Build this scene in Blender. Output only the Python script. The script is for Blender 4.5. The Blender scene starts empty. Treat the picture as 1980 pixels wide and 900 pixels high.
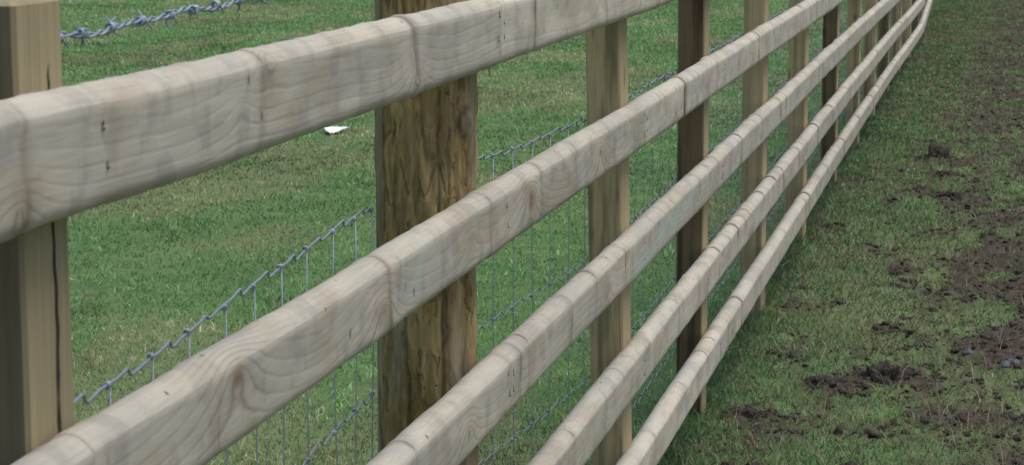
import bpy, math, random
import numpy as np

# ------------------------------------------------------------------ camera, sky, sun, exposure
scene = bpy.context.scene
COL = scene.collection
H = 1.524
cam_data = bpy.data.cameras.new('camera')
cam = bpy.data.objects.new('camera', cam_data)
COL.objects.link(cam)
cam.location = (0, 0, H)
cam.rotation_euler = (math.radians(90 - 8.0866), 0, math.radians(11.2572))
cam_data.sensor_width = 36.0
cam_data.lens = 4800.0 / 1980.0 * 36.0
cam_data.clip_start = 0.05
cam_data.clip_end = 2000
cam_data.dof.use_dof = True
cam_data.dof.focus_distance = 5.0
cam_data.dof.aperture_fstop = 22.0
scene.camera = cam

SUN_EL, SUN_AZ = 72.0, 92.0      # azimuth measured from +Y towards +X
world = bpy.data.worlds.new('World')
scene.world = world
world.use_nodes = True
wnt = world.node_tree
sky = wnt.nodes.new('ShaderNodeTexSky')
sky.sky_type = 'NISHITA'
sky.sun_disc = False
sky.sun_elevation = math.radians(SUN_EL)
sky.sun_rotation = math.radians(SUN_AZ)
sky.air_density = 1.0
sky.dust_density = 4.0
hs = wnt.nodes.new('ShaderNodeHueSaturation')
hs.inputs['Saturation'].default_value = 0.85
wnt.links.new(sky.outputs[0], hs.inputs['Color'])
wnt.links.new(hs.outputs[0], wnt.nodes['Background'].inputs[0])
wnt.nodes['Background'].inputs[1].default_value = 0.080

sd = bpy.data.lights.new('sun', 'SUN')
sd.energy = 1.2
sd.angle = math.radians(40)
sd.color = (0.985, 0.99, 1.0)
sun = bpy.data.objects.new('sun', sd)
COL.objects.link(sun)
sun.rotation_euler = (math.radians(90 - SUN_EL), 0, math.radians(180 - SUN_AZ))

scene.view_settings.view_transform = 'Standard'
scene.view_settings.look = 'None'
scene.view_settings.gamma = 1.0
scene.view_settings.use_curve_mapping = False
scene.view_settings.exposure = 0.80

# ------------------------------------------------------------------ helpers
RNG = np.random.default_rng(7)
random.seed(7)


def hashi(ix, iy, iz, seed):
    h = (ix.astype(np.int64) * 374761393 + iy.astype(np.int64) * 668265263 + iz.astype(np.int64) * 2147483647 + seed * 974634) & 0xFFFFFFFF
    h = ((h ^ (h >> 13)) * 1274126177) & 0xFFFFFFFF
    h = ((h ^ (h >> 16)) * 2246822519) & 0xFFFFFFFF
    return ((h ^ (h >> 15)) & 0xFFFFFF) / float(0xFFFFFF)


def vnoise(x, y, z=None, seed=0):
    x = np.asarray(x, float); y = np.asarray(y, float)
    z = np.zeros_like(x) if z is None else np.asarray(z, float)
    xi = np.floor(x); yi = np.floor(y); zi = np.floor(z)
    fx, fy, fz = x - xi, y - yi, z - zi
    fx = fx * fx * (3 - 2 * fx); fy = fy * fy * (3 - 2 * fy); fz = fz * fz * (3 - 2 * fz)
    out = 0
    for dx in (0, 1):
        for dy in (0, 1):
            for dz in (0, 1):
                w = (fx if dx else 1 - fx) * (fy if dy else 1 - fy) * (fz if dz else 1 - fz)
                out = out + w * hashi(xi + dx, yi + dy, zi + dz, seed)
    return out * 2 - 1


def fbm(x, y, z=None, seed=0, oct=3):
    s = 0; a = 1; f = 1; t = 0
    for o in range(oct):
        s = s + a * vnoise(np.asarray(x) * f, np.asarray(y) * f, None if z is None else np.asarray(z) * f, seed + 17 * o)
        t += a; a *= .5; f *= 2.03
    return s / t


def sstep(a, b, x):
    t = np.clip((x - a) / (b - a), 0, 1)
    return t * t * (3 - 2 * t)


def fast_mesh(name, verts, faces, smooth=True):
    """verts (n,3); faces (m,3) or (m,4) int array"""
    me = bpy.data.meshes.new(name)
    verts = np.asarray(verts, np.float32); faces = np.asarray(faces, np.int32)
    m, k = faces.shape
    me.vertices.add(len(verts)); me.vertices.foreach_set('co', verts.ravel())
    me.loops.add(m * k); me.loops.foreach_set('vertex_index', faces.ravel())
    me.polygons.add(m)
    me.polygons.foreach_set('loop_start', np.arange(0, m * k, k, dtype=np.int32))
    me.polygons.foreach_set('loop_total', np.full(m, k, np.int32))
    me.update(calc_edges=True)
    if smooth:
        me.polygons.foreach_set('use_smooth', np.ones(m, bool))
    return me


def py_mesh(name, verts, faces, smooth=True):
    me = bpy.data.meshes.new(name)
    me.from_pydata([tuple(map(float, v)) for v in verts], [], [tuple(map(int, f)) for f in faces])
    me.update()
    if smooth:
        me.polygons.foreach_set('use_smooth', np.ones(len(me.polygons), bool))
    return me


def fattr(me, name, vals, domain='POINT'):
    a = me.attributes.new(name, 'FLOAT', domain)
    a.data.foreach_set('value', np.asarray(vals, np.float32).ravel())


def obj(name, me, mat, parent=None, loc=(0, 0, 0)):
    o = bpy.data.objects.new(name, me)
    COL.objects.link(o)
    if mat is not None and me is not None and not me.materials:
        for m_ in (mat if isinstance(mat, (list, tuple)) else [mat]):
            me.materials.append(m_)
    o.location = loc
    if parent is not None:
        o.parent = parent
    return o


def thing(name, label, cat, loc=(0, 0, 0), group=None):
    o = bpy.data.objects.new(name, None)
    COL.objects.link(o)
    o.location = loc
    o.empty_display_size = .1
    return tag(o, label, cat, group)


def tag(o, label=None, cat=None, group=None, kind=None):
    if label: o['label'] = label
    if cat: o['category'] = cat
    if group: o['group'] = group
    if kind: o['kind'] = kind
    return o


def tube(path, r, sides=6, caps=True):
    P = np.asarray(path, float); n = len(P)
    T = np.gradient(P, axis=0); T /= np.linalg.norm(T, axis=1)[:, None] + 1e-12
    u = np.cross(T[0], (0, 0, 1.0))
    if np.linalg.norm(u) < .1: u = np.cross(T[0], (1.0, 0, 0))
    u /= np.linalg.norm(u)
    rr = np.full(n, r) if np.isscalar(r) else np.asarray(r)
    V = []
    for i in range(n):
        u = u - T[i] * (u @ T[i]); u /= np.linalg.norm(u) + 1e-12
        v = np.cross(T[i], u)
        for k in range(sides):
            a = 2 * math.pi * k / sides
            V.append(P[i] + rr[i] * (math.cos(a) * u + math.sin(a) * v))
    F = []
    for i in range(n - 1):
        for k in range(sides):
            k2 = (k + 1) % sides
            F.append((i * sides + k, i * sides + k2, (i + 1) * sides + k2, (i + 1) * sides + k))
    if caps:
        F.append(tuple(range(sides))[::-1]); F.append(tuple((n - 1) * sides + k for k in range(sides)))
    return V, F


def join(parts):
    V = []; F = []
    for v, f in parts:
        o = len(V); V += list(v); F += [tuple(i + o for i in q) for q in f]
    return V, F


# ------------------------------------------------------------------ material helpers
class NT:
    def __init__(self, name):
        self.m = bpy.data.materials.new(name); self.m.use_nodes = True
        self.t = self.m.node_tree
        self.b = self.t.nodes['Principled BSDF']
        self.out = self.t.nodes['Material Output']

    def n(self, typ, **kw):
        nd = self.t.nodes.new(typ)
        for k, v in kw.items(): setattr(nd, k, v)
        return nd

    def put(self, sock, v):
        if isinstance(v, bpy.types.NodeSocket): self.t.links.new(v, sock)
        elif v is not None:
            if hasattr(sock.default_value, '__len__') and not hasattr(v, '__len__'): v = (v, v, v)
            if hasattr(v, '__len__') and len(v) == 3 and len(sock.default_value) == 4: v = (*v, 1)
            sock.default_value = v

    def math(self, op, a, b=None, c=None, clamp=False):
        nd = self.n('ShaderNodeMath', operation=op, use_clamp=clamp)
        for i, v in enumerate((a, b, c)): self.put(nd.inputs[i], v)
        return nd.outputs[0]

    def vmath(self, op, a, b=None):
        nd = self.n('ShaderNodeVectorMath', operation=op)
        self.put(nd.inputs[0], a); self.put(nd.inputs[1], b)
        return nd.outputs[0]

    def noise(self, vec, scale=5, detail=3, w=None, rough=.55, color=False):
        nd = self.n('ShaderNodeTexNoise', noise_dimensions='4D' if w is not None else '3D')
        self.put(nd.inputs['Vector'], vec); self.put(nd.inputs['Scale'], scale)
        self.put(nd.inputs['Detail'], detail); self.put(nd.inputs['Roughness'], rough)
        if w is not None: self.put(nd.inputs['W'], w)
        return nd.outputs['Color' if color else 0]

    def mix(self, fac, a, b, mode='MIX'):
        nd = self.n('ShaderNodeMix', data_type='RGBA', blend_type=mode)
        self.put(nd.inputs[0], fac); self.put(nd.inputs[6], a); self.put(nd.inputs[7], b)
        return nd.outputs[2]

    def remap(self, v, a, b, c=0, d=1):
        nd = self.n('ShaderNodeMapRange', interpolation_type='SMOOTHSTEP')
        self.put(nd.inputs[0], v)
        for i, q in enumerate((a, b, c, d)): self.put(nd.inputs[i + 1], q)
        return nd.outputs[0]

    def attr(self, name, out='Fac'):
        nd = self.n('ShaderNodeAttribute'); nd.attribute_name = name
        return nd.outputs[out]

    def obco(self): return self.n('ShaderNodeTexCoord').outputs['Object']
    def rnd(self): return self.n('ShaderNodeObjectInfo').outputs['Random']

    def finish(self, col, rough=.8, spec=.25, bump=None, strength=.3, dist=.002, metal=0):
        self.put(self.b.inputs['Base Color'], col); self.put(self.b.inputs['Roughness'], rough)
        self.put(self.b.inputs['Specular IOR Level'], spec); self.put(self.b.inputs['Metallic'], metal)
        if bump is not None:
            bn = self.n('ShaderNodeBump'); self.put(bn.inputs['Strength'], strength); self.put(bn.inputs['Distance'], dist)
            self.put(bn.inputs['Height'], bump); self.put(self.b.inputs['Normal'], bn.outputs[0])
        return self.m


def rail_material():
    t = NT('weathered_rail_wood')
    P = t.obco(); W = t.math('MULTIPLY', t.rnd(), 37.0)
    warp = t.vmath('SUBTRACT', t.noise(t.vmath('MULTIPLY', P, (4, 1.1, 4)), 1, 2, W, color=True), (.5, .5, .5))
    Pw = t.vmath('ADD', P, t.vmath('MULTIPLY', warp, (.03, 0, .045)))
    sx = t.n('ShaderNodeSeparateXYZ'); t.put(sx.inputs[0], Pw)
    zo = t.math('MULTIPLY', t.math('SUBTRACT', t.rnd(), .5), .05)
    dz = t.math('ADD', t.math('MULTIPLY', sx.outputs[2], .8), zo)
    dx = t.math('ADD', sx.outputs[0], .028)
    r = t.math('SQRT', t.math('ADD', t.math('MULTIPLY', dx, dx), t.math('MULTIPLY', dz, dz)))
    r = t.math('ADD', r, t.math('MULTIPLY', t.attr('knot'), .042))
    r = t.math('ADD', r, t.math('MULTIPLY', t.noise(t.vmath('MULTIPLY', P, (60, 8, 60)), 1, 2, W), .0022))
    rings = t.math('MULTIPLY_ADD', t.math('SINE', t.math('MULTIPLY', r, 2 * math.pi / .0085)), .5, .5)
    rings = t.math('POWER', rings, 5.0)
    fibre = t.noise(t.vmath('MULTIPLY', P, (240, 12, 240)), 1, 4, W)
    blot = t.noise(t.vmath('MULTIPLY', P, (11, 4, 17)), 1, 4, W)
    blot2 = t.noise(t.vmath('MULTIPLY', P, (14, 6, 11)), 1, 3, t.math('ADD', W, 9))
    vstreak = t.noise(t.vmath('MULTIPLY', P, (14, 17, 15)), 1, 3, t.math('ADD', W, 5))
    c = t.mix(t.remap(blot, .35, .68), (.52, .478, .385), (.43, .405, .345))
    c = t.mix(t.math('MULTIPLY', t.remap(blot2, .48, .68), .65), c, (.395, .335, .235))
    c = t.mix(t.math('MULTIPLY', rings, t.math('ADD', t.remap(blot2, .38, .65, .01, .15), t.math('MULTIPLY', t.remap(t.attr('knot'), .12, .5), .38))), c, (.25, .198, .135))
    c = t.mix(1.0, c, t.remap(fibre, .25, .75, .92, 1.06), 'MULTIPLY')
    c = t.mix(t.math('MULTIPLY', t.remap(vstreak, .50, .64), .45), c, (.29, .268, .235))
    kc = t.remap(t.attr('knot'), .74, .97)
    tone = t.remap(t.rnd(), 0, 1, .90, 1.07)
    c = t.mix(1.0, c, tone, 'MULTIPLY')
    c = t.mix(t.math('MULTIPLY', kc, .75), c, (.15, .09, .052))
    fine = t.noise(t.vmath('MULTIPLY', P, (330, 9, 330)), 1, 2, t.math('ADD', W, 3))
    c = t.mix(t.math('MULTIPLY', t.remap(fine, .64, .69), .22), c, (.24, .20, .155))
    br = t.math('MULTIPLY', t.attr('brown'), t.remap(t.noise(t.vmath('MULTIPLY', P, (25, 50, 18)), 1, 3, W), .3, .62, .25, 1))
    c = t.mix(t.math('MULTIPLY', br, 1.0, clamp=True), c, (.19, .115, .058))
    c = t.mix(t.math('MULTIPLY', t.attr('ring'), .95), c, (.125, .108, .09))
    gr = t.math('MULTIPLY', t.attr('green'), t.remap(t.noise(t.vmath('MULTIPLY', P, (20, 12, 30)), 1, 3, W), .22, .5))
    c = t.mix(t.math('MULTIPLY', gr, .55), c, (.36, .48, .42))
    # little checks and insect nicks
    v = t.n('ShaderNodeTexVoronoi', feature='F1'); t.put(v.inputs['Vector'], t.vmath('ADD', t.vmath('MULTIPLY', P, (30, 22, 12)), t.vmath('MULTIPLY', t.n('ShaderNodeObjectInfo').outputs['Location'], (3.1, 1.7, 5.3)))); t.put(v.inputs['Scale'], 1)
    nick = t.math('MULTIPLY', t.remap(v.outputs['Distance'], .05, .11, 1, 0), t.remap(t.noise(P, 6, 1, W), .47, .54))
    c = t.mix(t.math('MULTIPLY', nick, .8), c, (.07, .055, .045))
    c = t.mix(t.attr('crack'), c, (.018, .015, .013))
    h = t.math('ADD', t.math('MULTIPLY', fibre, .5), t.math('MULTIPLY', rings, -.35))
    h = t.math('SUBTRACT', h, nick)
    return t.finish(c, .72, .22, h, .35, .0015)


def post_material(name, light, dark, streak):
    t = NT(name)
    P = t.obco(); W = t.math('MULTIPLY', t.rnd(), 51.0)
    warp = t.vmath('SUBTRACT', t.noise(t.vmath('MULTIPLY', P, (8, 8, 1.3)), 1, 2, W, color=True), (.5, .5, .5))
    Pw = t.vmath('ADD', P, t.vmath('MULTIPLY', warp, (.02, .02, 0)))
    fibre = t.noise(t.vmath('MULTIPLY', Pw, (210, 210, 4)), 1, 3, W)
    band = t.noise(t.vmath('MULTIPLY', Pw, (42, 42, .7)), 1, 2, W)
    blot = t.noise(t.vmath('MULTIPLY', P, (9, 9, 3)), 1, 3, W)
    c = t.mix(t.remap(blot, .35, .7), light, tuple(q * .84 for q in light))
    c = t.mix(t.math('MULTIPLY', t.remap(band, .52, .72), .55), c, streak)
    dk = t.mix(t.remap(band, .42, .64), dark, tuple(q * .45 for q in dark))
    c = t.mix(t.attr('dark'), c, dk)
    c = t.mix(1.0, c, t.remap(fibre, .25, .75, .84, 1.1), 'MULTIPLY')
    v = t.n('ShaderNodeTexVoronoi', feature='F1'); t.put(v.inputs['Scale'], 1)
    t.put(v.inputs['Vector'], t.vmath('ADD', t.vmath('MULTIPLY', P, (15, 15, 6)), t.vmath('MULTIPLY', t.n('ShaderNodeObjectInfo').outputs['Location'], (2.3, 3.7, 1.0))))
    kn = t.math('MULTIPLY', t.remap(v.outputs['Distance'], .10, .24, 1, 0), t.remap(t.noise(P, 4, 1, W), .5, .58))
    c = t.mix(t.math('MULTIPLY', kn, .7), c, (.075, .045, .025))
    c = t.mix(t.attr('crack'), c, (.03, .022, .015))
    return t.finish(c, .8, .2, t.math('ADD', fibre, t.math('MULTIPLY', kn, -.5)), .3, .0015)


def round_material():
    t = NT('peeled_round_post_wood')
    P = t.obco()
    warp = t.vmath('SUBTRACT', t.noise(P, 22, 2, color=True), (.5, .5, .5))
    Pw = t.vmath('ADD', P, t.vmath('MULTIPLY', warp, (.012, .012, .03)))
    fibre = t.noise(t.vmath('MULTIPLY', Pw, (150, 150, 7)), 1, 4)
    streak = t.noise(t.vmath('MULTIPLY', Pw, (48, 48, 5)), 1, 4)
    flake = t.noise(t.vmath('MULTIPLY', Pw, (75, 75, 22)), 1, 4)
    c = t.mix(t.remap(streak, .36, .62), (.39, .295, .135), (.265, .185, .072))
    sap = t.remap(t.attr('bark'), .30, .58)
    c = t.mix(sap, t.mix(t.remap(streak, .4, .6), (.32, .27, .19), (.24, .19, .12)), c)
    c = t.mix(t.math('MULTIPLY', t.remap(flake, .55, .66), t.math('MULTIPLY', sap, .7)), c, (.40, .32, .185))
    c = t.mix(t.math('MULTIPLY', t.remap(flake, .43, .34), t.math('MULTIPLY_ADD', sap, .5, .1)), c, (.085, .060, .030))
    vo = t.n('ShaderNodeTexVoronoi', feature='DISTANCE_TO_EDGE'); t.put(vo.inputs['Vector'], t.vmath('MULTIPLY', P, (44, 44, 9))); t.put(vo.inputs['Scale'], 1)
    vc = t.n('ShaderNodeTexVoronoi', feature='F1'); t.put(vc.inputs['Vector'], t.vmath('MULTIPLY', P, (44, 44, 9))); t.put(vc.inputs['Scale'], 1)
    emask = t.math('MULTIPLY', t.remap(vo.outputs['Distance'], .02, .09, 1, 0), t.math('MULTIPLY', sap, t.remap(t.noise(Pw, 34, 2), .52, .62)))
    c = t.mix(1.0, c, t.remap(vc.outputs['Color'], .1, .9, .78, 1.16), 'MULTIPLY')
    c = t.mix(t.math('MULTIPLY', emask, .5), c, (.07, .05, .026))
    wet = t.noise(t.vmath('MULTIPLY', P, (26, 26, 6)), 1, 3)
    c = t.mix(t.math('MULTIPLY', t.remap(wet, .58, .68), .6), c, (.085, .070, .055))
    c = t.mix(1.0, c, t.remap(fibre, .25, .75, .75, 1.18), 'MULTIPLY')
    c = t.mix(t.math('MULTIPLY', t.attr('crack'), .85), c, (.03, .022, .014))
    h = t.math('SUBTRACT', t.math('ADD', t.math('MULTIPLY', fibre, .4), flake), emask)
    return t.finish(c, .75, .25, h, .6, .003)


def wire_material():
    t = NT('galvanised_wire')
    P = t.obco()
    n = t.noise(P, 120, 2)
    c = t.mix(n, (.28, .33, .39), (.45, .51, .58))
    return t.finish(c, .48, .5, metal=.45)


def nail_material(name, col, metal, rough):
    t = NT(name)
    c = t.mix(t.noise(t.obco(), 400, 2), col, tuple(q * .6 for q in col))
    return t.finish(c, rough, .4, metal=metal)


def ground_material():
    t = NT('turf_and_soil')
    P = t.obco()
    n1 = t.noise(P, 3.0, 4); n2 = t.noise(P, 28, 4); n3 = t.noise(P, 110, 3)
    g = t.mix(t.remap(n1, .35, .65), (.085, .180, .058), (.125, .220, .078))
    g = t.mix(t.math('MULTIPLY', t.remap(n2, .5, .75), .6), g, (.155, .150, .075))
    g = t.mix(t.remap(n3, .35, .65), t.mix(.4, g, (.03, .045, .018)), g)
    g = t.mix(t.math('MULTIPLY', t.attr('straw'), .25), g, (.22, .20, .11))
    s = t.mix(t.remap(n2, .3, .7), (.034, .028, .021), (.078, .064, .048))
    s = t.mix(t.math('MULTIPLY', t.remap(n3, .5, .75), .6), s, (.095, .078, .062))
    c = t.mix(t.remap(t.math('ADD', t.attr('mud'), t.math('MULTIPLY', t.math('SUBTRACT', n2, .5), .7)), .20, .80), g, s)
    return t.finish(c, .9, .15, t.math('ADD', n2, t.math('MULTIPLY', n3, .5)), .7, .02)


def soil_material():
    t = NT('dark_wet_soil')
    P = t.obco()
    n2 = t.noise(P, 30, 4); n3 = t.noise(P, 130, 3)
    s = t.mix(t.remap(n2, .3, .7), (.022, .018, .015), (.050, .042, .035))
    s = t.mix(t.math('MULTIPLY', t.remap(n3, .5, .75), .6), s, (.095, .078, .060))
    return t.finish(s, .85, .25, t.math('ADD', n2, t.math('MULTIPLY', n3, .6)), .8, .012)


def blade_material():
    t = NT('grass_blades')
    c = t.attr('tint', 'Color')
    t.finish(c, .5, .3)
    tr = t.n('ShaderNodeBsdfTranslucent'); t.put(tr.inputs[0], c)
    mx = t.n('ShaderNodeMixShader'); t.put(mx.inputs[0], .28)
    t.t.links.new(t.b.outputs[0], mx.inputs[1]); t.t.links.new(tr.outputs[0], mx.inputs[2])
    t.t.links.new(mx.outputs[0], t.out.inputs[0])
    return t.m


def plain(name, a, b, scale, rough, spec=.3, bump=0):
    t = NT(name); P = t.obco(); n = t.noise(P, scale, 3)
    return t.finish(t.mix(t.remap(n, .35, .65), a, b), rough, spec, n if bump else None, bump, .003)


M_RAIL = rail_material()
M_TAN = post_material('tan_sawn_post_wood', (.48, .385, .225), (.54, .43, .255), (.225, .165, .085))
M_DARK = post_material('brown_sawn_post_wood', (.43, .345, .20), (.185, .138, .080), (.17, .115, .055))
M_GREYP = post_material('pale_sawn_post_wood', (.37, .31, .185), (.15, .122, .085), (.30, .235, .145))
M_ROUND = round_material()
M_WIRE = wire_material()
M_BARB = plain('barbed_wire_zinc', (.19, .235, .30), (.34, .40, .48), 90, .5, .5)
M_BARB.node_tree.nodes['Principled BSDF'].inputs['Metallic'].default_value = .4
M_NAIL = nail_material('nail_steel', (.24, .24, .25), .4, .6)
M_GAP_SHADE = nail_material('gap_shade_dark', (.035, .03, .028), 0, .8)  # near-black standing in for shade inside nail holes and the post crack
M_GROUND = ground_material()
M_SOIL = soil_material()
M_BLADE = blade_material()

# ------------------------------------------------------------------ layout
F = -0.8235                              # plane of the posts' faces that carry the rails


def xoff(y):                             # the far end swings a little off the straight
    y = np.asarray(y, float)
    return .025 * sstep(17, 23.2, y) - .016 * np.clip(y - 23.2, 0, None)


def zoff(y):
    return -.03 * sstep(11, 22, np.asarray(y, float))


POSTS = [.25, 2.04, 3.832, 5.385, 6.93, 8.71, 10.54, 12.49, 14.40, 16.16, 17.95, 19.75, 21.5, 23.2, 25.0, 26.8, 28.6, 30.4, 32.2, 34.0]
RAIL_TOP = [1.345, 1.0425, .764, .500, .256]
RAIL_H = [.110, .105, .103, .102, .100]
RAIL_T = .048

# ------------------------------------------------------------------ ground
SOIL_MOUNDS = [  # x, y, radius x, radius y, height
    (-.36, 13.75, .085, .10, .085), (-.29, 13.05, .075, .09, .035), (-.385, 12.25, .07, .09, .032), (-.25, 12.12, .08, .09, .040),
    (-.385, 9.75, .045, .06, .032), (-.345, 7.62, .115, .10, .075), (-.51, 7.48, .085, .09, .045), (-.70, 7.02, .10, .09, .05), (-.80, 10.9, .07, .1, .05)]


def mud_f(x, y):
    x = np.asarray(x, float); y = np.asarray(y, float)
    n = fbm(x * 8, y * 3.4, seed=3, oct=5)
    edge = sstep(-.50, .02, x)
    b = .23 + .44 * edge * (.75 + .25 * sstep(12, 7, y) + .35 * np.exp(-((y - 18.5) / 2.5) ** 2)) + .85 * n
    b = b + .3 * sstep(.1, .8, x)
    for (mx, my, rx, ry, h) in SOIL_MOUNDS:
        b = b + .9 * np.exp(-(((x - mx) / (rx * 1.25)) ** 2 + ((y - my) / (ry * 1.6)) ** 2))
    # mud mask raised around the feet of the posts
    for py in POSTS[2:]:
        b = b + .5 * np.exp(-(((x - F) / .13) ** 2 + ((y - py) / .2) ** 2))
    right = sstep(F - .06, F + .10, x)
    left = 1.05 * fbm(x * 6, y * 3.6, seed=91, oct=4) - .2
    return np.clip(b * right + left * (1 - right), 0, 1)


def straw_f(x, y):
    return np.clip(.5 + 1.25 * fbm(np.asarray(x) * 1.6, np.asarray(y) * .8, seed=21, oct=5), 0, 1)


def height_f(x, y):
    x = np.asarray(x, float); y = np.asarray(y, float)
    h = .018 * fbm(x * 1.1, y * 1.1, seed=5, oct=2) + .012 * fbm(x * 6, y * 6, seed=6, oct=2)
    right = sstep(F - .1, F + .12, x) * sstep(40, 30, y) * sstep(4, 5.5, y)
    m = mud_f(x, y)
    lump = np.abs(fbm(x * 11, y * 9, seed=8, oct=3))
    h = h + right * ((.045 * lump - .008) * sstep(.25, .6, m) + .02 * fbm(x * 4, y * 2.5, seed=9, oct=2))
    fence = np.exp(-((x - F) / .15) ** 2)
    return h * (1 - .6 * fence)


def lines(segs):
    out = []
    for a, b, s in segs:
        n = max(1, int(round((b - a) / s)))
        out += list(np.linspace(a, b, n, endpoint=False))
    out.append(segs[-1][1])
    return np.array(out)


GX = lines([(-420, -60, 40), (-60, -16, 4), (-16, -1.0, .075), (-1.0, .45, .018), (.45, 3, .08), (3, 20, 1.5), (20, 420, 50)])
GY = lines([(-420, -20, 50), (-20, 4, 2), (4, 6, .1), (6, 13, .022), (13, 20, .035), (20, 34, .07), (34, 60, 2), (60, 420, 40)])
gx, gy = np.meshgrid(GX, GY)
gz = height_f(gx, gy)
near = sstep(-17, -14, gx) * sstep(4, 2.5, gx) * sstep(38, 33, gy)
gz = gz * np.where(near > 0, near, 0)
nx, ny = len(GX), len(GY)
ii = (np.arange(ny - 1)[:, None] * nx + np.arange(nx - 1)[None, :]).ravel()
gf = np.stack([ii, ii + 1, ii + nx + 1, ii + nx], 1)
gme = fast_mesh('ground', np.stack([gx, gy, gz], -1).reshape(-1, 3), gf)
fattr(gme, 'mud', mud_f(gx, gy) * np.where(near > 0, 1, .3))
fattr(gme, 'straw', straw_f(gx, gy))
ground = obj('ground', gme, M_GROUND)
tag(ground, 'grassy field and muddy turf either side of the fence', kind='structure')


def ground_z(x, y):
    i = np.clip(np.searchsorted(GX, x) - 1, 0, nx - 2); j = np.clip(np.searchsorted(GY, y) - 1, 0, ny - 2)
    u = (x - GX[i]) / (GX[i + 1] - GX[i]); v = (y - GY[j]) / (GY[j + 1] - GY[j])
    return (gz[j, i] * (1 - u) * (1 - v) + gz[j, i + 1] * u * (1 - v) + gz[j + 1, i] * (1 - u) * v + gz[j + 1, i + 1] * u * v)


# ------------------------------------------------------------------ the fence
fence = thing('post_and_rail_fence', 'weathered timber post and rail fence with five rails running into the distance', 'fence', (F, 2.04, 0))
ORG = np.array([F, 2.04, 0.0])


def fpart(name, me, mat, world_loc, parent=None):
    """child of the fence (or of one of its parts) standing at a world position"""
    base = ORG if parent is None else np.array(parent['_w'])
    o = obj(name, me, mat, parent or fence, tuple(np.array(world_loc) - base))
    o['_w'] = [float(q) for q in world_loc]
    return o


# ---- posts
def square_post(y, seed, wy=.115, wx=.075, top=1.43, dark=1.0, lean=(0, 0), notch=False, mat=M_TAN, bottom=-.15):
    rs = np.random.default_rng(seed)
    rows = np.arange(0, 1.0001, 1 / 44.0) * (top - bottom) + bottom
    b = .004
    ny_, nx_ = 9, 5
    # outline counter-clockwise from above: +X face (y rising), +Y face, -X face, -Y face ; x=0 is the face carrying the rails
    ys = list(np.linspace(-wy / 2 + b, wy / 2 - b, ny_)); xs = list(np.linspace(-b, -wx + b, nx_))
    out = [(0, q, 0) for q in ys] + [(q, wy / 2, 1) for q in xs] + [(-wx, q, 2) for q in ys[::-1]] + [(q, -wy / 2, 3) for q in xs[::-1]]
    n = len(out)
    V = []; crack = []
    for k, z in enumerate(rows):
        w = .0012 * rs.normal()
        for (x, yy, f) in out:
            px, py_ = x, yy
            px += .0012 * float(vnoise(yy * 30 + seed, z * 3, seed=seed)) + lean[0] * (z - 1.2)
            py_ += .0015 * float(vnoise(x * 30 + seed, z * 2.5, seed=seed + 1)) + w * .4 + lean[1] * (z - 1.2)
            c = 0
            V.append((px, py_, z)); crack.append(c)
    V = np.array(V); Fc = []; dk = []
    for k in range(len(rows) - 1):
        for i in range(n):
            j = (i + 1) % n
            Fc.append((k * n + i, k * n + j, (k + 1) * n + j, (k + 1) * n + i))
            f = out[i][2]; f2 = out[j][2]
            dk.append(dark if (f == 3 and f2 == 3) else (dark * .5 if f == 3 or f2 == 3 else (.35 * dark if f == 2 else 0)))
    # the sawn top, a little inset so the edge is rounded
    base = (len(rows) - 1) * n
    cen = V[base:base + n].mean(0)
    ring = cen + (V[base:base + n] - cen) * np.array([.90, .93, 1]) + np.array([0, 0, .004])
    o2 = len(V)
    V = np.vstack([V, ring]); crack += [0] * n
    for i in range(n):
        j = (i + 1) % n
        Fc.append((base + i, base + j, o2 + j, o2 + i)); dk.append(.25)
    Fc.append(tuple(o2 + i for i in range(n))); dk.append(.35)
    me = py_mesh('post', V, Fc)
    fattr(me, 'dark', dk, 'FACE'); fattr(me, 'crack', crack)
    me.polygons.foreach_set('use_smooth', np.zeros(len(me.polygons), bool))
    return fpart('post', me, mat, (F + float(xoff(y)), y, 0))


def crack_strip(parent, y0, pts, w, name='drying_crack'):
    """a shaking crack in a post face: a ragged dark V-groove strip set into the face"""
    V = []; Fc = []
    for k, (z, yy) in enumerate(pts):
        ww = w * (.35 + .65 * abs(math.sin(k * 1.7)) ) * (1 if 0 < k < len(pts) - 1 else .1)
        jit = .0012 * math.sin(k * 2.9)
        V += [(.0014, yy - ww + jit, z), (.0018, yy + jit, z), (.0014, yy + ww + jit, z)]
        if k:
            a = (k - 1) * 3; b = k * 3
            Fc += [(a, a + 1, b + 1, b), (a + 1, a + 2, b + 2, b + 1)]
    me = py_mesh(name, V, Fc)
    return fpart(name, me, M_GAP_SHADE, parent['_w'], parent)


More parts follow.
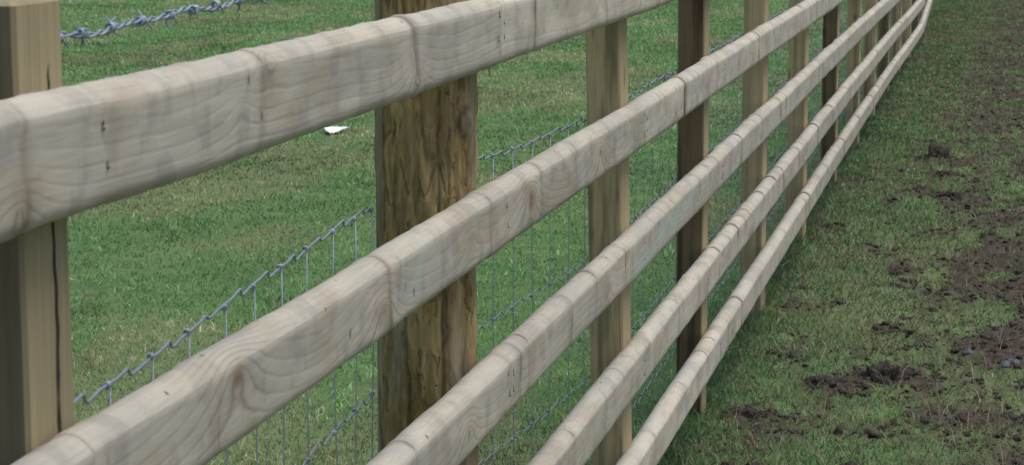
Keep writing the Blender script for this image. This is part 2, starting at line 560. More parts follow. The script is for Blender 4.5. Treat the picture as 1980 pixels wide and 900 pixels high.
def round_post(y, rad=.0795, top=1.47, bottom=-.2):
    na, nz = 200, 190
    ang = np.linspace(0, 2 * math.pi, na, endpoint=False); zs = np.linspace(bottom, top, nz)
    A, Z = np.meshgrid(ang, zs)
    cx, cy = np.cos(A), np.sin(A)
    bark = .62 + .5 * fbm(cx * 3.2, cy * 3.2, Z * 4.5, seed=31, oct=3)
    # left and right flanks are peeled paler
    bark = bark - .42 * sstep(.55, .95, -cx) - .18 * sstep(.6, .95, cx)
    flake = fbm(cx * 6, cy * 6, Z * 22, seed=33, oct=3)
    R = rad + .0016 * fbm(cx * 1.5, cy * 1.5, Z * 1.2, seed=30) + .0024 * sstep(.4, .62, bark) + .0018 * np.sign(flake) * sstep(.05, .25, np.abs(flake)) * sstep(.3, .6, bark)
    crack = np.zeros_like(R)
    fine = fbm(cx * 13, cy * 13, Z * 20.0, seed=38, oct=3)
    crk = sstep(.46, .62, fine) * sstep(.4, .55, bark) * .55
    R -= .003 * crk; crack += .8 * crk
    for (ca, z0_, z1_, wd) in ((-1.05, .55, 1.22, .0030), (-1.75, .30, .98, .0026), (-.75, .20, .75, .0030), (-2.35, .75, 1.30, .0022), (-1.4, 1.02, 1.45, .0024), (.4, .2, 1.1, .003)):
        dc = np.angle(np.exp(1j * (A - ca - .05 * np.sin(Z * 11 + ca * 7) - .02 * np.sin(Z * 37)))) * rad
        g_ = np.exp(-(dc / wd) ** 2) * sstep(z0_, z0_ + .12, Z) * sstep(z1_, z1_ - .12, Z)
        R -= .004 * g_; crack += .55 * g_
    for (ka, kz, kr) in ((-.42, 1.145, .020), (-2.15, .92, .016), (-1.2, .62, .018)):
        dd = np.sqrt(((np.angle(np.exp(1j * (A - ka)))) * rad / kr) ** 2 + ((Z - kz) / (kr * 1.25)) ** 2)
        R += .006 * np.exp(-dd ** 4)
        crack += .75 * np.exp(-((dd - 1.0) / .16) ** 2) + .7 * np.exp(-(dd / .28) ** 2)
        bark = bark * (1 - np.exp(-(dd / 1.1) ** 4)) + .25 * np.exp(-(dd / 1.1) ** 4)
    V = np.stack([R * cx, R * cy, Z], -1).reshape(-1, 3)
    i = (np.arange(nz - 1)[:, None] * na + np.arange(na)[None, :]); j = (np.arange(nz - 1)[:, None] * na + (np.arange(na)[None, :] + 1) % na)
    Fc = np.stack([i, j, j + na, i + na], -1).reshape(-1, 4).tolist()
    Fc.append(tuple((nz - 1) * na + k for k in range(na)))
    me = py_mesh('post', V, Fc)
    fattr(me, 'bark', bark.ravel()); fattr(me, 'crack', np.clip(crack.ravel(), 0, 1))
    o = fpart('post', me, M_ROUND, (F - rad, y, 0))
    o['label'] = 'thick round post with flaking brown bark'
    return o


spec = {
    0: dict(seed=11, mat=M_GREYP, dark=.8, top=1.44), 1: dict(seed=12, mat=M_GREYP, dark=.92, top=1.418, wy=.108, lean=(.0, -.018)),
    3: dict(seed=13, mat=M_TAN, dark=.75, lean=(-.008, -.07), wy=.122), 4: dict(seed=14, mat=M_DARK, dark=1.0, wy=.112, lean=(0, -.03)),
    5: dict(seed=15, mat=M_TAN, dark=.6, wy=.135), 6: dict(seed=16, mat=M_TAN, dark=.55, wy=.14), 7: dict(seed=17, mat=M_DARK, dark=1.0), 8: dict(seed=18, mat=M_TAN, dark=.7)}
post_objs = {}
for k, y in enumerate(POSTS):
    if k == 2:
        post_objs[k] = round_post(y)
    else:
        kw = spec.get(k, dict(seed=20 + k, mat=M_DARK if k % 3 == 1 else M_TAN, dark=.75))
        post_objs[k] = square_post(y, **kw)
post_objs[1]['label'] = 'pale square post with a long dark crack, nearest the left edge'
post_objs[4]['label'] = 'dark brown square post'
crack_strip(post_objs[1], 0, [(z, .0155 + .010 * (z - 1.2) * -.1 - .018 * (z - 1.2) + .0016 * math.sin(z * 40)) for z in np.linspace(.55, 1.245, 36)], .0028)
crack_strip(post_objs[1], 0, [(z, .014 - .018 * (z - 1.2)) for z in np.linspace(1.32, 1.365, 6)], .0022)


# ---- rails
def section(h, t, e=.0145, rb=.017):
    """outline of a rail end, (x, z): back at x=0, front at x=t; domed top meeting the flat face at a crisp arris"""
    pts = []
    def arc(cx, cz, r, a0, a1, n):
        for a in np.linspace(a0, a1, n): pts.append((cx + r * math.cos(a), cz + r * math.sin(a)))
    pts.append((t, -e - .0010))
    for u in np.linspace(1, -1, 13): pts.append((t / 2 + u * (t / 2 - (.0006 if u == 1 else 0)), -e * abs(u) ** 2.1))
    for q in np.linspace(-e, -h + rb, 5)[1:-1]: pts.append((0, q))
    arc(rb * .7, -h + rb * .7, rb * .7, math.pi, 1.5 * math.pi, 4)
    pts.append((t / 2, -h))
    arc(t - rb, -h + rb, rb, 1.5 * math.pi, 2 * math.pi, 6)
    for q in np.linspace(-h + rb, -e - .001, 10)[1:-1]: pts.append((t, q))
    return np.array(pts)


def make_rail(y0, y1, ri, seed, rings, knots, greens=(), splits=()):
    """rings: (y, dark, brown, groove, reach)  knots: (y, z below top, strength, size)"""
    rs = np.random.default_rng(seed)
    t = RAIL_T; h = RAIL_H[ri]; top = RAIL_TOP[ri]
    S = section(h, t); ns = len(S)
    step = .010 if y0 < 5.5 else (.016 if y0 < 9 else .03)
    ys = list(np.arange(y0, y1, step)) + [y1]
    for q in rings:
        if q[3] > .24 and y0 + .01 < q[0] < y1 - .01:
            ys += [q[0] + e for e in (-.005, -.0028, -.0012, 0, .0012, .0028, .005)]
    for q in splits:
        ys += [q[0] + e for e in (-.006, -.004, -.0025, -.0012, 0, .0012, .0025, .004, .006)]
    ys += [y0 + .0012, y0 + .003, y1 - .0012, y1 - .003]
    ys = np.array(sorted(set(np.round(ys, 5))))
    Y = np.repeat(ys[:, None], ns, 1); SX = np.repeat(S[None, :, 0], len(ys), 0); SZ = np.repeat(S[None, :, 1], len(ys), 0)
    cx, cz = t / 2, -h / 2
    nxv = SX - cx; nzv = (SZ - cz) * .5; ln = np.hypot(nxv, nzv) + 1e-9; nxv = nxv / ln; nzv = nzv / ln
    bulge = np.zeros_like(Y); ring = np.zeros_like(Y); brown = np.zeros_like(Y); crack = np.zeros_like(Y); knot = np.zeros_like(Y); green = np.zeros_like(Y)
    topness = sstep(-h * .45, -h * .05, SZ)
    for (ry, dk, bn, gv, reach) in rings:
        dk = dk * 1.2; gv = gv * 1.35
        wob = .007 * vnoise(SZ * 28 + ry * 13, SX * 25, seed=seed) + .006 * np.sin(SZ * 22 + ry * 40)
        d = Y - ry - wob * (1 - topness)
        side = 1 if math.sin(ry * 91) > 0 else -1
        bk = 1.0 if y0 > 5.3 else .55
        bulge += bk * .0034 * (.25 + dk) * np.exp(-((d + side * .012) / .020) ** 2) * (.45 + .55 * topness)
        bulge -= bk * .0028 * dk * np.exp(-((d - side * .007) / .007) ** 2)
        ring += dk * (np.exp(-((d - side * .004) / .0070) ** 2) * .75 + .36 * np.exp(-((d + side * .012) / .022) ** 2)) * np.clip(.55 + .75 * vnoise(SZ * 30, SX * 20 + ry, seed=seed + 3), 0, 1.2)
        brown += bn * np.exp(-(d / .013) ** 2) * np.clip(.6 + .6 * vnoise(SZ * 25 + 5, Y * 20, seed=seed + 4), 0, 1)
        if gv > .33:
            ext = np.where(SX < 1e-4, 0, sstep(-reach - .006, -reach + .004, SZ))
            cw = .0021 * (.35 + 1.1 * np.clip(.5 + .8 * vnoise(SX * 60 + ry * 7, SZ * 40, seed=seed + 2), 0, 1))
            g = np.exp(-((Y - ry) / cw) ** 2) * ext
            bulge -= gv * .0048 * g; crack = np.maximum(crack, np.clip(gv * 1.2, 0, 1) * np.exp(-((Y - ry) / (cw * 1.25)) ** 2) * ext)
    for (ky, kz, st, sz) in knots:
        # distance over the rolled-out surface: front face depth plus way over the top
        q2 = ((Y - ky) / (.075 * sz)) ** 2 + ((SZ + kz) / (.040 * sz)) ** 2 + (np.clip(t - SX, 0, None) / (.045 * sz)) ** 2
        knot = np.maximum(knot, st * np.exp(-np.sqrt(q2 + .0004) * 1.25))
        bulge += .0035 * st * np.exp(-q2 * 1.4)
        brown += .45 * st * np.exp(-q2 * 14)
    for (sy_, za, zb, st) in splits:
        msk = sstep(za - .006, za + .010, -SZ) * sstep(zb + .006, zb - .010, -SZ) * (SX > t * .9)
        dsp = Y - sy_ - .0022 * np.sin(SZ * 140 + sy_ * 9)
        crack = np.maximum(crack, st * np.exp(-(dsp / .0016) ** 2) * msk)
        bulge += (.0022 * np.exp(-((dsp + .006) / .005) ** 2) - .003 * np.exp(-(dsp / .0018) ** 2)) * msk * st
        brown += .5 * st * np.exp(-((dsp - .006) / .010) ** 2) * msk
    for (a, b_, z0, z1, s_) in greens:
        f = np.clip((Y - a) / (b_ - a), 0, 1); zc_ = z0 + (z1 - z0) * f
        green += s_ * np.exp(-((SZ - zc_) / .019) ** 2) * sstep(a - .05, a + .05, Y) * sstep(b_ + .05, b_ - .05, Y) * (SX > t * .5)
    # hand-planed unevenness
    lump = .0010 * np.sin(Y * 2 * math.pi / .021 + SZ * 160 + 2 * vnoise(Y * 9, SZ * 0, seed=seed)) * np.exp(-((SZ + .008) / .010) ** 2) * sstep(-.1, .5, vnoise(Y * 2.3, SZ * 0 + seed, seed=seed + 11)) + .0018 * fbm(Y * 5 + seed, SZ * 16, SX * 20, seed=seed + 8, oct=3) + .0007 * vnoise(Y * 34, SZ * 40, SX * 30, seed=seed + 9)
    ends = np.exp(-(np.minimum(Y - ys[0], ys[-1] - Y) / .0016) ** 2) * .0022
    d = bulge + lump - ends
    dz = .0030 * fbm(ys * 1.1, ys * 0 + seed * 3.1, seed=seed + 5, oct=2) + zoff(ys)
    dxx = .0018 * fbm(ys * 1.3, ys * 0 + seed * 1.7, seed=seed + 6, oct=2)
    back = (SX > 1e-4)
    X = SX + d * nxv * back + (np.abs(dxx)[:, None]) + xoff(ys)[:, None] + .0005
    Zc = SZ + d * nzv + dz[:, None]
    V = np.stack([X, Y - y0, Zc], -1).reshape(-1, 3)
    m = len(ys)
    i = (np.arange(m - 1)[:, None] * ns + np.arange(ns)[None, :]); j = (np.arange(m - 1)[:, None] * ns + (np.arange(ns)[None, :] + 1) % ns)
    Fc = np.stack([j, i, i + ns, j + ns], -1).reshape(-1, 4).tolist()
    Fc.append(tuple(range(ns))); Fc.append(tuple((m - 1) * ns + k for k in range(ns))[::-1])
    me = py_mesh('rail', V, [f[::-1] for f in Fc])
    for nm, a in (('ring', ring), ('brown', brown), ('crack', crack), ('knot', knot), ('green', green)):
        fattr(me, nm, np.clip(a, 0, 1).ravel())
    return fpart('rail', me, M_RAIL, (F, y0, top))


def nail_mesh(seed):
    rs = random.Random(seed)
    # dark plate on the face, painted shade of the torn slot in the wood
    L = rs.uniform(.0035, .0065); w = rs.uniform(.0013, .0022); tl = rs.uniform(-.001, .001)
    V = []; n = 10
    for k in range(n):
        a = 2 * math.pi * k / n
        V.append((.0012, w * math.cos(a) + tl * math.sin(a), L * math.sin(a)))
    V.append((.0016, 0, 0))
    Fc = [(k, (k + 1) % n, n) for k in range(n)]
    mats = [0] * n
    # round steel head
    o = len(V); r = .0024; m = 8; oz = rs.uniform(-.004, -.0005)
    for rr, hh in ((r, .0014), (r * .85, .0026)):
        for k in range(m):
            a = 2 * math.pi * k / m
            V.append((hh, rr * .8 * math.cos(a), oz + rr * math.sin(a)))
    for k in range(m):
        k2 = (k + 1) % m
        Fc.append((o + k, o + k2, o + m + k2, o + m + k)); mats.append(1)
    Fc.append(tuple(o + m + k for k in range(m))); mats.append(1)
    me = py_mesh('nail', V, Fc)
    me.materials.append(M_GAP_SHADE); me.materials.append(M_NAIL)
    me.polygons.foreach_set('material_index', np.array(mats, np.int32))
    return me


NAILS = [nail_mesh(s) for s in range(5)]


def add_nail(rail, ri, y, dz, k):
    o = fpart('nail', NAILS[k % 5], None, (F + RAIL_T + float(xoff(y)) + .0005, y, RAIL_TOP[ri] - dz + float(zoff(y))), rail)


def px2y(x, front=True, h=.3):           # where along the fence a feature seen on a rail stands
    return x


# features read from the photograph, metres along the fence
RINGS = {0: [(1.877, .85, .7, .0, .05), (2.33, .15, 0, 0, .03), (2.533, .28, .3, .25, .012), (3.055, .3, .25, 0, .03), (3.225, .62, .35, .0, .06), (4.088, 1.1, 1.3, .2, .08), (4.852, .9, .4, .2, .08), (5.6, .5, .3, .3, .03)],
         1: [(2.36, .18, .4, .0, .08), (3.07, .5, 1.4, .2, .03), (3.387, .3, 0, .3, .012), (3.727, .45, 0, .3, .012), (4.14, .35, .1, .1, .02), (4.499, .5, .25, .3, .015), (4.98, .25, 0, .15, .02), (6.064, .9, .6, .3, .09), (6.781, .95, .75, .3, .09), (7.35, .4, .1, .25, .02), (7.923, .6, .2, .5, .06), (8.3, .3, .1, .3, .02)],
         2: [(3.225, .35, 0, .3, .012), (3.96, .7, .35, .2, .07), (4.045, .25, 0, .95, .010), (4.448, .85, .1, .3, .08), (4.742, .6, .05, .5, .012), (5.11, .85, .2, .5, .06), (5.20, .3, .1, .25, .012), (5.409, .3, 0, .5, .010), (5.9, .25, 0, .6, .01), (6.398, .6, .1, .7, .014), (6.62, .4, .05, .6, .01)],
         3: [(4.5, .3, 0, .3, .02), (5.1, .3, 0, .25, .02), (5.80, .45, .05, .3, .012), (6.005, .35, 0, .3, .012), (6.423, .3, 0, .3, .012), (6.895, .6, .1, .8, .012), (7.15, .3, 0, .3, .02), (7.377, .55, .25, .5, .05)],
         4: [(5.6, .25, 0, .25, .02), (6.171, .4, .05, 1.0, .012), (6.615, .4, 0, .5, .07)]}
KNOTS = {0: [(1.86, .085, .6, 1.0), (2.45, .055, .3, .7), (3.235, .078, .8, .7), (2.56, .004, .8, .5), (4.75, .05, .4, .7), (5.3, .05, .5, .8)],
         1: [(2.42, .030, 1.0, 1.7), (3.04, .062, .95, 1.5), (4.044, .045, 1.0, 1.5), (3.58, .05, .45, .8), (4.766, .047, .95, 1.3), (5.18, .05, .5, .8), (5.9, .05, .7, .9), (6.5, .05, .8, 1.0), (7.5, .05, .7, .9)],
         2: [(3.55, .055, .8, 1.1), (3.92, .045, .5, .6), (4.9, .05, .5, .8), (5.8, .05, .5, .8)], 3: [(4.8, .05, .6, .9), (5.68, .05, .8, 1.1), (6.6, .05, .6, .9)], 4: [(5.5, .05, .7, 1.0), (6.2, .05, .6, .9)]}
SPLITS = {0: [(3.222, .040, .085, .9)], 1: [(3.13, .010, .052, 1.0), (2.36, .055, .088, .5), (3.83, .060, .085, .6), (2.045, .03, .05, .4)], 2: [(3.975, .015, .06, .8), (5.12, .005, .05, .8), (4.455, .02, .07, .4)], 3: [], 4: []}
GREENS = {2: [(5.25, 6.3, -.085, -.03, 1.0)], 1: [(3.20, 3.28, -.08, -.02, .8), (3.12, 3.16, -.06, -.03, .5)]}
JOINTS = {0: [3.8085], 1: [2.016, 5.398, 8.655], 2: [3.885], 3: [5.505], 4: []}

for ri in range(5):
    odd = ri % 2 == 0                     # rails 1,3,5 meet on posts 2,4,6.. ; rails 2,4 on posts 1,3,5..
    idx = [k for k in range(len(POSTS)) if (k % 2 == 0) == odd]
    if idx[0] != 0: idx = [0] + idx
    cuts = [POSTS[k] + (float(RNG.normal()) * .008 if k > 4 else 0) for k in idx]
    for jy in JOINTS[ri]:
        q = int(np.argmin([abs(c - jy) for c in cuts])); cuts[q] = jy
    if cuts[-1] < POSTS[-1]: cuts.append(POSTS[-1] + .03)
    cuts[0] = min(cuts[0], POSTS[0]) - .03 if ri % 2 else POSTS[0] - .03
    for b in range(len(cuts) - 1):
        a0, a1 = cuts[b] + .0008, cuts[b + 1] - .0008
        seed = 100 + ri * 20 + b
        rs = random.Random(seed)
        rings = [q for q in RINGS[ri] if a0 < q[0] < a1]
        knots = [q for q in KNOTS[ri] if a0 - .1 < q[0] < a1 + .1]
        lim = max([q[0] for q in RINGS[ri]])
        y = max(a0, lim) + .2 if a1 > lim else a1
        while y < a1 - .05:
            big = rs.random()
            rings.append((y, rs.uniform(.25, .85), max(0, rs.uniform(-.3, .5)), rs.choice([0, .5, .6, .8, 1.0]) if big > .2 else .2, rs.choice([.010, .011, .012, .014, .02, .06])))
            if rs.random() < .45: knots.append((y + rs.uniform(.05, .15), rs.uniform(.035, .06), rs.uniform(.5, .9), rs.uniform(.7, 1.1)))
            y += rs.uniform(.13, .45) if y < 12 else rs.uniform(.25, .8)
        rail = make_rail(a0, a1, ri, seed, rings, knots, [g for g in GREENS.get(ri, []) if a0 - .1 < g[0] < a1], [q for q in SPLITS[ri] if a0 < q[0] < a1])
        if ri == 0 and abs(a1 - 3.8077) < .01:
            sv, sf = tube([(0, 0, .004), (.001, .003, -.006), (.0005, .007, -.012), (.0015, .009, -.017)], np.array([.0016, .0015, .0011, .0004]), 5)
            fpart('splinter', py_mesh('splinter', sv, sf), M_TAN, (F + .034, a1 - .03, RAIL_TOP[0] - RAIL_H[0] + .001), rail)
        # nails: two at each end and two over the post between
        if a0 < 18:
            n_ = 0
            for py in POSTS:
                if a0 - .1 < py < a1 + .1:
                    if abs(py - a0) < .1: yy = a0 + .018
                    elif abs(py - a1) < .1: yy = a1 - .018
                    else: yy = py + .02
                    if yy < 1.2: continue
                    for dz in (.034, .066):
                        add_nail(rail, ri, yy + rs.uniform(-.008, .008), dz + rs.uniform(-.008, .008), rs.randrange(5)); n_ += 1

# ------------------------------------------------------------------ wire netting
NX = F - .079


def netx(y):                             # the netting passes behind the thick round post
    return np.interp(y, [.2, 2.1, 3.83, 5.385, 40], [NX, NX, F - .1625, NX, NX]) + xoff(y)



def netting(name, label, y0, y1, rows, ys, end_knots_to):
    root = thing(name, label, 'wire netting', (NX, y0, 0))
    def loc(V): return [(v[0] - NX, v[1] - y0, v[2]) for v in V]
    rowfun = [lambda y, r=r: np.interp(y, [q[0] for q in r], [q[1] for q in r]) for r in rows]
    for ir, rf in enumerate(rowfun):
        path = []; ph = ir * .6
        allY = [y0] + list(ys) + [y1]
        for a, b in zip(allY[:-1], allY[1:]):
            L = b - a
            if L < .02: continue
            sgn = 1 if ir % 2 == 0 else -1
            wig = [(0, 0), (.22, .0010), (.40, .0032), (.45, .0040), (.49, .0037), (.56, -.0022), (.60, -.0034), (.65, -.0034), (.84, -.0010)]
            if L < .09: wig = [(0, 0), (.5, .002)]
            jit = random.uniform(.7, 1.3); sh = random.uniform(-.06, .06)
            for f, dz in wig:
                y = a + (f + (sh if f > 0 else 0)) * L
                path.append((float(netx(y)) + dz * .25 * jit * sgn, y, float(rf(y)) + dz * 1.25 * jit + .003 * math.sin(y * 9 + ir * 2) + random.uniform(-.0008, .0008)))
        path.append((float(netx(y1)), y1, float(rf(y1))))
        sides = 6 if y0 < 4 else 5
        V, Fc = tube(path, .0019 if ir == 0 else .0015, sides)
        obj('line_wire', py_mesh('line_wire', loc(V), Fc), M_WIRE, root)
    # upright stays
    for y in ys:
        path = []; lean = random.uniform(-.006, .006)
        for ir, rf in enumerate(rowfun):
            z = float(rf(y)); xx = float(netx(y)) + .0026
            yy = y + lean * ir
            if ir:
                zp = path[-1][2]
                path.append((xx + random.uniform(-.003, .003), (path[-1][1] + yy) / 2 + random.uniform(-.004, .004), (z + zp) / 2))
            path.append((xx, yy, z))
        V, Fc = tube(path, .00115, 5)
        obj('stay_wire', py_mesh('stay_wire', loc(V), Fc), M_WIRE, root)
    # hinge knots: three turns of wire
    kp = [(.0033 * math.cos(a), .0050 * (a / 12.566 - .75), .0033 * math.sin(a)) for a in np.linspace(0, 6 * math.pi, 22)]
    kV, kF = tube(kp, .0013, 5)
    kme = py_mesh('knot', kV, kF); kme.materials.append(M_WIRE)
    rest = []
    for y in ys:
        for ir, rf in enumerate(rowfun[:-1]):
            x = float(netx(y)) - NX; z = float(rf(y))
            if y < end_knots_to:
                o = obj('knot', kme, None, root, (x, y - y0, z)); o.rotation_euler = (random.uniform(-.2, .2), random.uniform(0, 6), 0)
            elif y < 16:
                rest.append(([(v[0] + x, v[1] + y - y0, v[2] + z) for v in kV[::1]], kF))
    if rest:
        V, Fc = join(rest)
        o = obj('far_knots', py_mesh('far_knots', V, Fc), M_WIRE, root); o['kind'] = 'stuff'
    return root


rows_l = [[(.2, .99), (2.3, .996), (2.9, 1.0), (3.4, 1.010), (3.85, 1.005)], [(.2, .70), (3.3, .704), (3.85, .707)], [(.2, .43), (3.85, .43)], [(.2, .21), (3.85, .21)], [(.2, .05), (3.85, .05)]]
ys_l = list(np.arange(.41, 2.3, .155)) + [2.433, 2.589, 2.737, 2.902, 3.043, 3.19, 3.34, 3.51, 3.665, 3.79]
rows_r = [[(3.75, 1.015), (4.446, 1.011), (4.9, 1.002), (5.35, 1.002), (6.8, .9975), (9, .99), (13, .985), (40, .95)], [(3.75, .70), (4.46, .695), (5.26, .686), (6.8, .685), (40, .66)],
          [(3.75, .44), (4.48, .433), (5.38, .411), (6.8, .405), (40, .38)], [(3.75, .21), (6.2, .203), (40, .17)], [(3.75, .06), (40, .03)]]
ys_r = list(np.arange(3.98, 4.5, .15)) + [4.56, 4.71, 4.873, 5.025, 5.189, 5.348] + list(np.arange(5.50, 5.98, .155)) + list(np.arange(6.09, 33.9, .160))
net_left = netting('wire_netting', 'square mesh galvanised stock netting left of the round post, beside the pale cracked post', .2, 3.80, rows_l, ys_l, 9)
net_right = netting('wire_netting', 'square mesh galvanised stock netting right of the round post, receding behind the far posts', 3.86, 33.95, rows_r, ys_r, 5.6)

# ------------------------------------------------------------------ barbed wire
BY = lambda y: float(np.interp(y, [.2, 2.29, 2.88, 3.83, 40], [1.366, 1.371, 1.381, 1.385, 1.39]))
barb = thing('barbed_wire', 'twisted strand of galvanised barbed wire along the top of the posts, far side', 'barbed wire', (NX - .004, .2, 1.366))
BO = np.array([NX - .004, .2, 1.366])
for s in (0, 1):
    ys_ = np.arange(.2, 9, .0042) if True else None
    ys_ = np.concatenate([ys_, np.arange(9, 34, .05)])
    tw = ys_ * 2 * math.pi / .058 + s * math.pi + 1.1 * np.sin(ys_ * 23)
    amp = np.where(ys_ < 9, .0021, .0012)
    path = np.stack([NX - .004 + xoff(ys_) + amp * np.cos(tw), ys_, np.array([BY(q) for q in ys_]) + amp * np.sin(tw) + .0022 * np.sin(ys_ * 31) + .0018 * np.sin(ys_ * 17 + 1)], 1)
    V, Fc = tube(path - BO, .0016, 6)
    obj('strand', py_mesh('strand', V, Fc), M_BARB, barb)


def barb_mesh(seed):
    rs = random.Random(seed); parts = []
    for k in range(2):
        a0 = rs.uniform(0, 6.28); R = .0044; turns = 1.3
        off = (k - .5) * .006
        A = np.linspace(a0, a0 + turns * 2 * math.pi, 16)
        core = [(R * math.cos(a), off + .0045 * ((a - a0) / (turns * 6.28) - .5), R * math.sin(a)) for a in A]
        def tail(p, a, sgn):
            t = np.array([-math.sin(a) * sgn, rs.uniform(-.75, .75), math.cos(a) * sgn]); t /= np.linalg.norm(t)
            return np.array(p) + t * rs.uniform(.010, .015)
        s0 = tail(core[0], A[0], -1); s1 = tail(core[-1], A[-1], 1)
        path = [s0] + core + [s1]
        r = [.0007] + [.0014] * len(core) + [.0007]
        parts.append(tube(path, np.array(r), 6))
    V, Fc = join(parts)
    me = py_mesh('barb', V, Fc); me.materials.append(M_BARB)
    return me


BM = [barb_mesh(s) for s in range(6)]
by = .35; k = 0
fixed = [2.352, 2.435, 2.525, 2.617, 2.70, 2.783, 2.872]
barbs_y = list(np.arange(.35, 2.3, .088)) + fixed + list(np.arange(2.96, 9, .088))
for k, y in enumerate(barbs_y):
    o = obj('barb', BM[k % 6], None, barb, (float(xoff(y)), y - .2, BY(y) - 1.366))
    o.rotation_euler = (0, k * 2.1, 0)

# loose end of tie wire poking out beside the round post
tw = thing('tie_wire', 'short loose end of tie wire at the round post just above the top rail', 'wire', (F - .158, 3.77, 1.316))
pth = [(.0, .10, -.014), (.0, .02, -.012), (.003, -.03, -.011), (0, -.06, -.011), (-.002, -.08, -.013)]
V, Fc = tube([(p[0], p[1], p[2] - .004) for p in pth], .0012, 6)
obj('strand', py_mesh('strand', V, Fc), M_WIRE, tw)

# ------------------------------------------------------------------ things lying on the ground
import bmesh


def lump_mesh(name, rx, ry, rz, seed, sub=4, rough=.35, fs=3.0):
    bm = bmesh.new(); bmesh.ops.create_icosphere(bm, subdivisions=sub, radius=1)
    P = np.array([v.co[:] for v in bm.verts])
    d = 1 + rough * fbm(P[:, 0] * fs * .6 + seed, P[:, 1] * fs * .6, P[:, 2] * fs * .6, seed=seed, oct=4) + rough * .6 * np.abs(vnoise(P[:, 0] * fs * 2.2, P[:, 1] * fs * 2.2, P[:, 2] * fs * 2.2, seed=seed + 2))
    P = P * d[:, None] * np.array([rx, ry, rz])
    for v, p in zip(bm.verts, P): v.co = p
    me = bpy.data.meshes.new(name); bm.to_mesh(me); bm.free()
    me.polygons.foreach_set('use_smooth', np.ones(len(me.polygons), bool))
    return me


MLAB = ['tall dark round soil clump kicked up on the grass, the most upright one', 'flat low soil clump just in front of the tall round clump',
        'small soil clump on the fence side of a pair midway along the strip', 'wider soil clump on the muddy side of a pair midway along the strip',
        'small lone soil clump in the middle of the green patch', 'largest broad dark soil heap in the foreground grass', 'low soil heap left of the largest dark heap',
        'crumbly soil heap at the foot of the dark brown post', 'soil clump against the bottom rail further along the fence']
for k, (mx, my, rx, ry, h) in enumerate(SOIL_MOUNDS):
    z = float(ground_z(np.array([mx]), np.array([my]))[0])
    o = obj('soil_clump', lump_mesh('soil_clump', rx * .7, ry * .75, h * (1.0 if k == 0 else .68), 40 + k, 5, .85, 5.0), M_SOIL, None, (mx, my, z - .42 * h))
    tag(o, MLAB[k], 'soil clump', 'soil clumps on the muddy strip')

M_BLUE = plain('blue_grey_stone', (.05, .06, .072), (.10, .118, .138), 45, .7, .2, .3)
for (sx, sy, r, s, lb) in ((-.094, 8.0, .015, 61, 'small blue-grey stone in the mud, the one nearer the fence'), (.052, 7.9, .020, 62, 'pale blue-grey stone in the mud at the right edge'), (.024, 7.86, .018, 63, 'flat dull grey stone beside the pale one at the right edge')):
    z = float(ground_z(np.array([sx]), np.array([sy]))[0])
    o = obj('stone', lump_mesh('stone', r, r * 1.3, r * .75, s, 3, .45, 1.6), M_BLUE, None, (sx, sy, z + .004)); tag(o, lb, 'stone', 'stones in the mud')

# torn sheet of white paper on the field
M_PAPER = plain('white_paper', (.78, .81, .83), (.70, .74, .78), 9, .6, .3)


def paper(w, d, seed, lift):
    n = 12; V = []; top = []
    for j in range(n + 1):
        for i in range(n + 1):
            u, v = i / n - .5, j / n - .5
            sk = .35 * (v + .5) * w
            cut = 1 - .85 * (.5 - v)
            x = u * w * cut - sk * .4; y = v * d + .06 * u
            z = lift * (.1 + 1.1 * (v + .5) + (.5 * abs(u - .15))) + .004 * float(vnoise(np.array(u * 6), np.array(v * 6), seed=seed))
            V.append((x, y, z))
    Fc = [(j * (n + 1) + i, j * (n + 1) + i + 1, (j + 1) * (n + 1) + i + 1, (j + 1) * (n + 1) + i) for j in range(n) for i in range(n)]
    m = len(V); V += [(x, y, z - .0012) for (x, y, z) in V]
    Fc += [tuple(q + m for q in f[::-1]) for f in Fc]
    return py_mesh('paper_scrap', V, Fc)


for (x, y, w, d, s, l, lb) in ((-3.96, 14.45, .16, .16, 3, .016, 'white scrap of paper lying on the field grass left of the round post'), (-4.12, 14.55, .02, .04, 5, .012, 'tiny white fleck of paper beside the larger scrap')):
    z = float(ground_z(np.array([x]), np.array([y]))[0])
    o = obj('paper_scrap', paper(w, d, s, l), M_PAPER, None, (x, y, z + .012)); tag(o, lb, 'paper')


# ------------------------------------------------------------------ soil crumbs, grass, straw
def scatter_lumps():
    n = 26000
    x = RNG.uniform(F - .02, .55, n); y = 5.8 + 26 * RNG.random(n) ** 1.7
    m = mud_f(x, y); keep = RNG.random(n) < sstep(.22, .6, m) * .9
    x, y = x[keep], y[keep]; n = len(x)
    bm = bmesh.new(); bmesh.ops.create_icosphere(bm, subdivisions=1, radius=1)
    B = np.array([v.co[:] for v in bm.verts]); Fc = np.array([[v.index for v in f.verts] for f in bm.faces]); bm.free()
    s = .003 + .011 * RNG.random(n) ** 4
    dirs = 1 + .45 * RNG.normal(size=(n, len(B)))
    sc = np.stack([s * RNG.uniform(.8, 1.5, n), s * RNG.uniform(.8, 1.5, n), s * RNG.uniform(.5, 1.0, n)], 1)
    V = B[None] * np.clip(dirs, .5, 1.6)[..., None] * sc[:, None, :]
    V = V + np.stack([x, y, ground_z(x, y) + s * .25], 1)[:, None, :]
    FF = Fc[None] + (np.arange(n) * len(B))[:, None, None]
    o = obj('soil_crumbs', fast_mesh('soil_crumbs', V.reshape(-1, 3), FF.reshape(-1, 3), False), M_SOIL)
    tag(o, 'loose dark crumbs of soil over the trodden strip', 'soil', kind='stuff')


scatter_lumps()


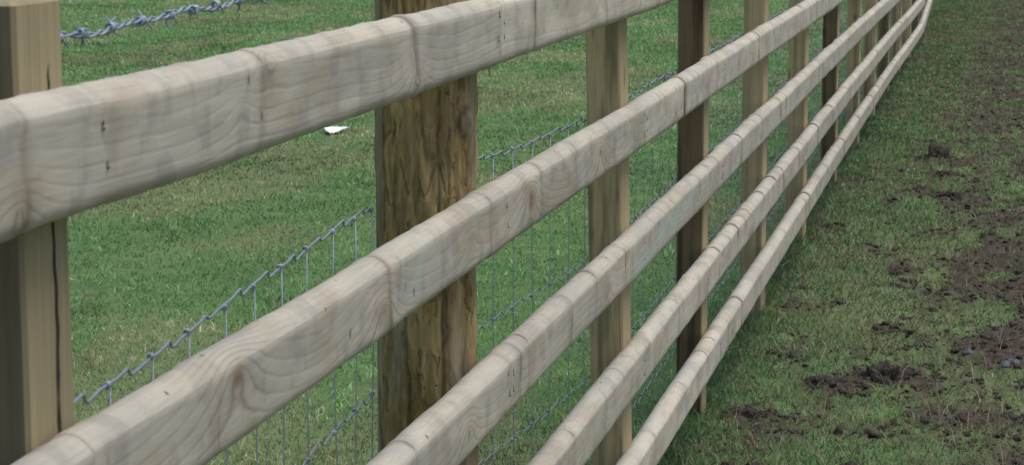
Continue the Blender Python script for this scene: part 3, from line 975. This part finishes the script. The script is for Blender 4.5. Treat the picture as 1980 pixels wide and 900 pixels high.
def blades(name, x, y, L, W, col, flat, label, cat, segs=2):
    n = len(x)
    z = ground_z(x, y)
    a = RNG.uniform(0, 2 * math.pi, n); lean = flat * RNG.uniform(.5, 1.4, n)
    dx, dy = np.cos(a), np.sin(a)
    wa = RNG.uniform(0, 2 * math.pi, n); wx, wy = np.cos(wa) * W * .5, np.sin(wa) * W * .5
    up = L * np.cos(np.clip(lean, 0, 1.5)); out = L * np.sin(np.clip(lean, 0, 1.5))
    base = np.stack([x, y, z - .002], 1)
    wv = np.stack([wx, wy, np.zeros(n)], 1)
    mid = base + np.stack([dx * out * .38, dy * out * .38, up * .62], 1)
    tip = base + np.stack([dx * out, dy * out, up * .95], 1)
    V = np.stack([base - wv, base + wv, mid + wv * .8, mid - wv * .8, tip], 1)        # 5 verts
    o = np.arange(n) * 5
    Fq = np.stack([o, o + 1, o + 2, o, o + 2, o + 3, o + 3, o + 2, o + 4], 1).reshape(-1, 3)
    me = fast_mesh(name, V.reshape(-1, 3), Fq)
    ca = me.attributes.new('tint', 'FLOAT_COLOR', 'POINT')
    C = np.ones((n, 5, 4), np.float32); C[:, :, :3] = col[:, None, :]
    ca.data.foreach_set('color', C.ravel())
    ob = obj(name, me, M_BLADE)
    return tag(ob, label, cat, kind='stuff')


def pal(n, lush, straw):
    G = np.array([[.085, .235, .066], [.125, .285, .080], [.185, .330, .105], [.055, .140, .048], [.29, .42, .21], [.40, .50, .35]])
    S = np.array([[.30, .285, .17], [.41, .385, .27], [.23, .20, .115], [.19, .225, .095]])
    g = G[RNG.choice(6, n, p=[.28, .28, .19, .12, .09, .04])]; s = S[RNG.choice(4, n, p=[.35, .15, .22, .28])]
    pick = RNG.random(n) < straw
    c = np.where(pick[:, None], s, g) * (.7 + .6 * RNG.random(n))[:, None]
    return c * lush[:, None]


def field_blades():
    # distance-weighted sampling over the wedge of field that a viewer near the fence sees
    n = 640000
    d = 5.6 + (34 - 5.6) * RNG.random(n) ** 1.25
    th = RNG.uniform(-.62, -.024, n)
    x = d * np.sin(th) - .0; y = d * np.cos(th)
    k = (x < F - .02) & (x > -15.5)
    x, y, d = x[k], y[k], d[k]
    m = mud_f(x, y); st = straw_f(x, y)
    keep = RNG.random(len(x)) > sstep(.12, .4, m) * .9
    x, y, d, m, st = x[keep], y[keep], d[keep], m[keep], st[keep]
    n = len(x)
    clump = fbm(x * 9, y * 6, seed=51, oct=3)
    patch = fbm(x * 1.3, y * .7, seed=55, oct=3)
    L = (.013 + .022 * RNG.random(n)) * (1 + .55 * clump) * (.9 + .25 * d / 20) * (1 + .9 * sstep(.25, .55, fbm(x * 3.1, y * 2.2, seed=57, oct=3))) * (1 + .8 * sstep(F - .22, F - .05, x))
    W = (.0026 + .0016 * RNG.random(n)) * np.clip(d / 9, .9, 2.4)
    col = pal(n, 1.0 + .7 * clump + .6 * patch, .07 + .72 * sstep(.52, .80, st))
    blades('field_grass', x, y, L, W, col, 1.0, 'short grazed grass of the field behind the fence', 'grass')


def strip_blades():
    n = 340000
    y = 5.7 + 29 * RNG.random(n) ** 1.35
    x = F - .04 + 1.9 * RNG.random(n) ** 1.35
    m = mud_f(x, y); st = straw_f(x * 1.7 + 9, y)
    keep = RNG.random(n) > .18 + sstep(.18, .85, m) * .62
    x, y, m, st = x[keep], y[keep], m[keep], st[keep]; n = len(x)
    clump = fbm(x * 9, y * 7, seed=52, oct=2)
    L = (.018 + .024 * RNG.random(n)) * (1 + .45 * clump) * (1 + .35 * sstep(F + .17, F + .03, x))
    W = (.0026 + .0014 * RNG.random(n)) * np.clip(y / 9, .85, 2.2)
    col = pal(n, .60 + .38 * clump, .22 + .25 * sstep(-.6, -.1, x) + .42 * sstep(.4, .95, st) + .25 * sstep(.1, .35, m))
    blades('verge_grass', x, y, L, W, col, .95, 'trampled grass of the muddy strip in front of the fence', 'grass')
    n = 9000
    y = 5.8 + 22 * RNG.random(n) ** 1.6; x = F - .02 + 1.2 * RNG.random(n)
    S = np.array([[.30, .25, .155], [.24, .185, .11], [.17, .125, .075]])
    col = S[RNG.choice(3, n)] * (.7 + .5 * RNG.random(n))[:, None]
    blades('dead_straw', x, y, .05 + .07 * RNG.random(n), .0016 + .0012 * RNG.random(n), col, 1.25, 'dead straw stalks lying over the muddy strip', 'straw')


field_blades()
strip_blades()
for o in list(bpy.data.objects):
    if '_w' in o: del o['_w']
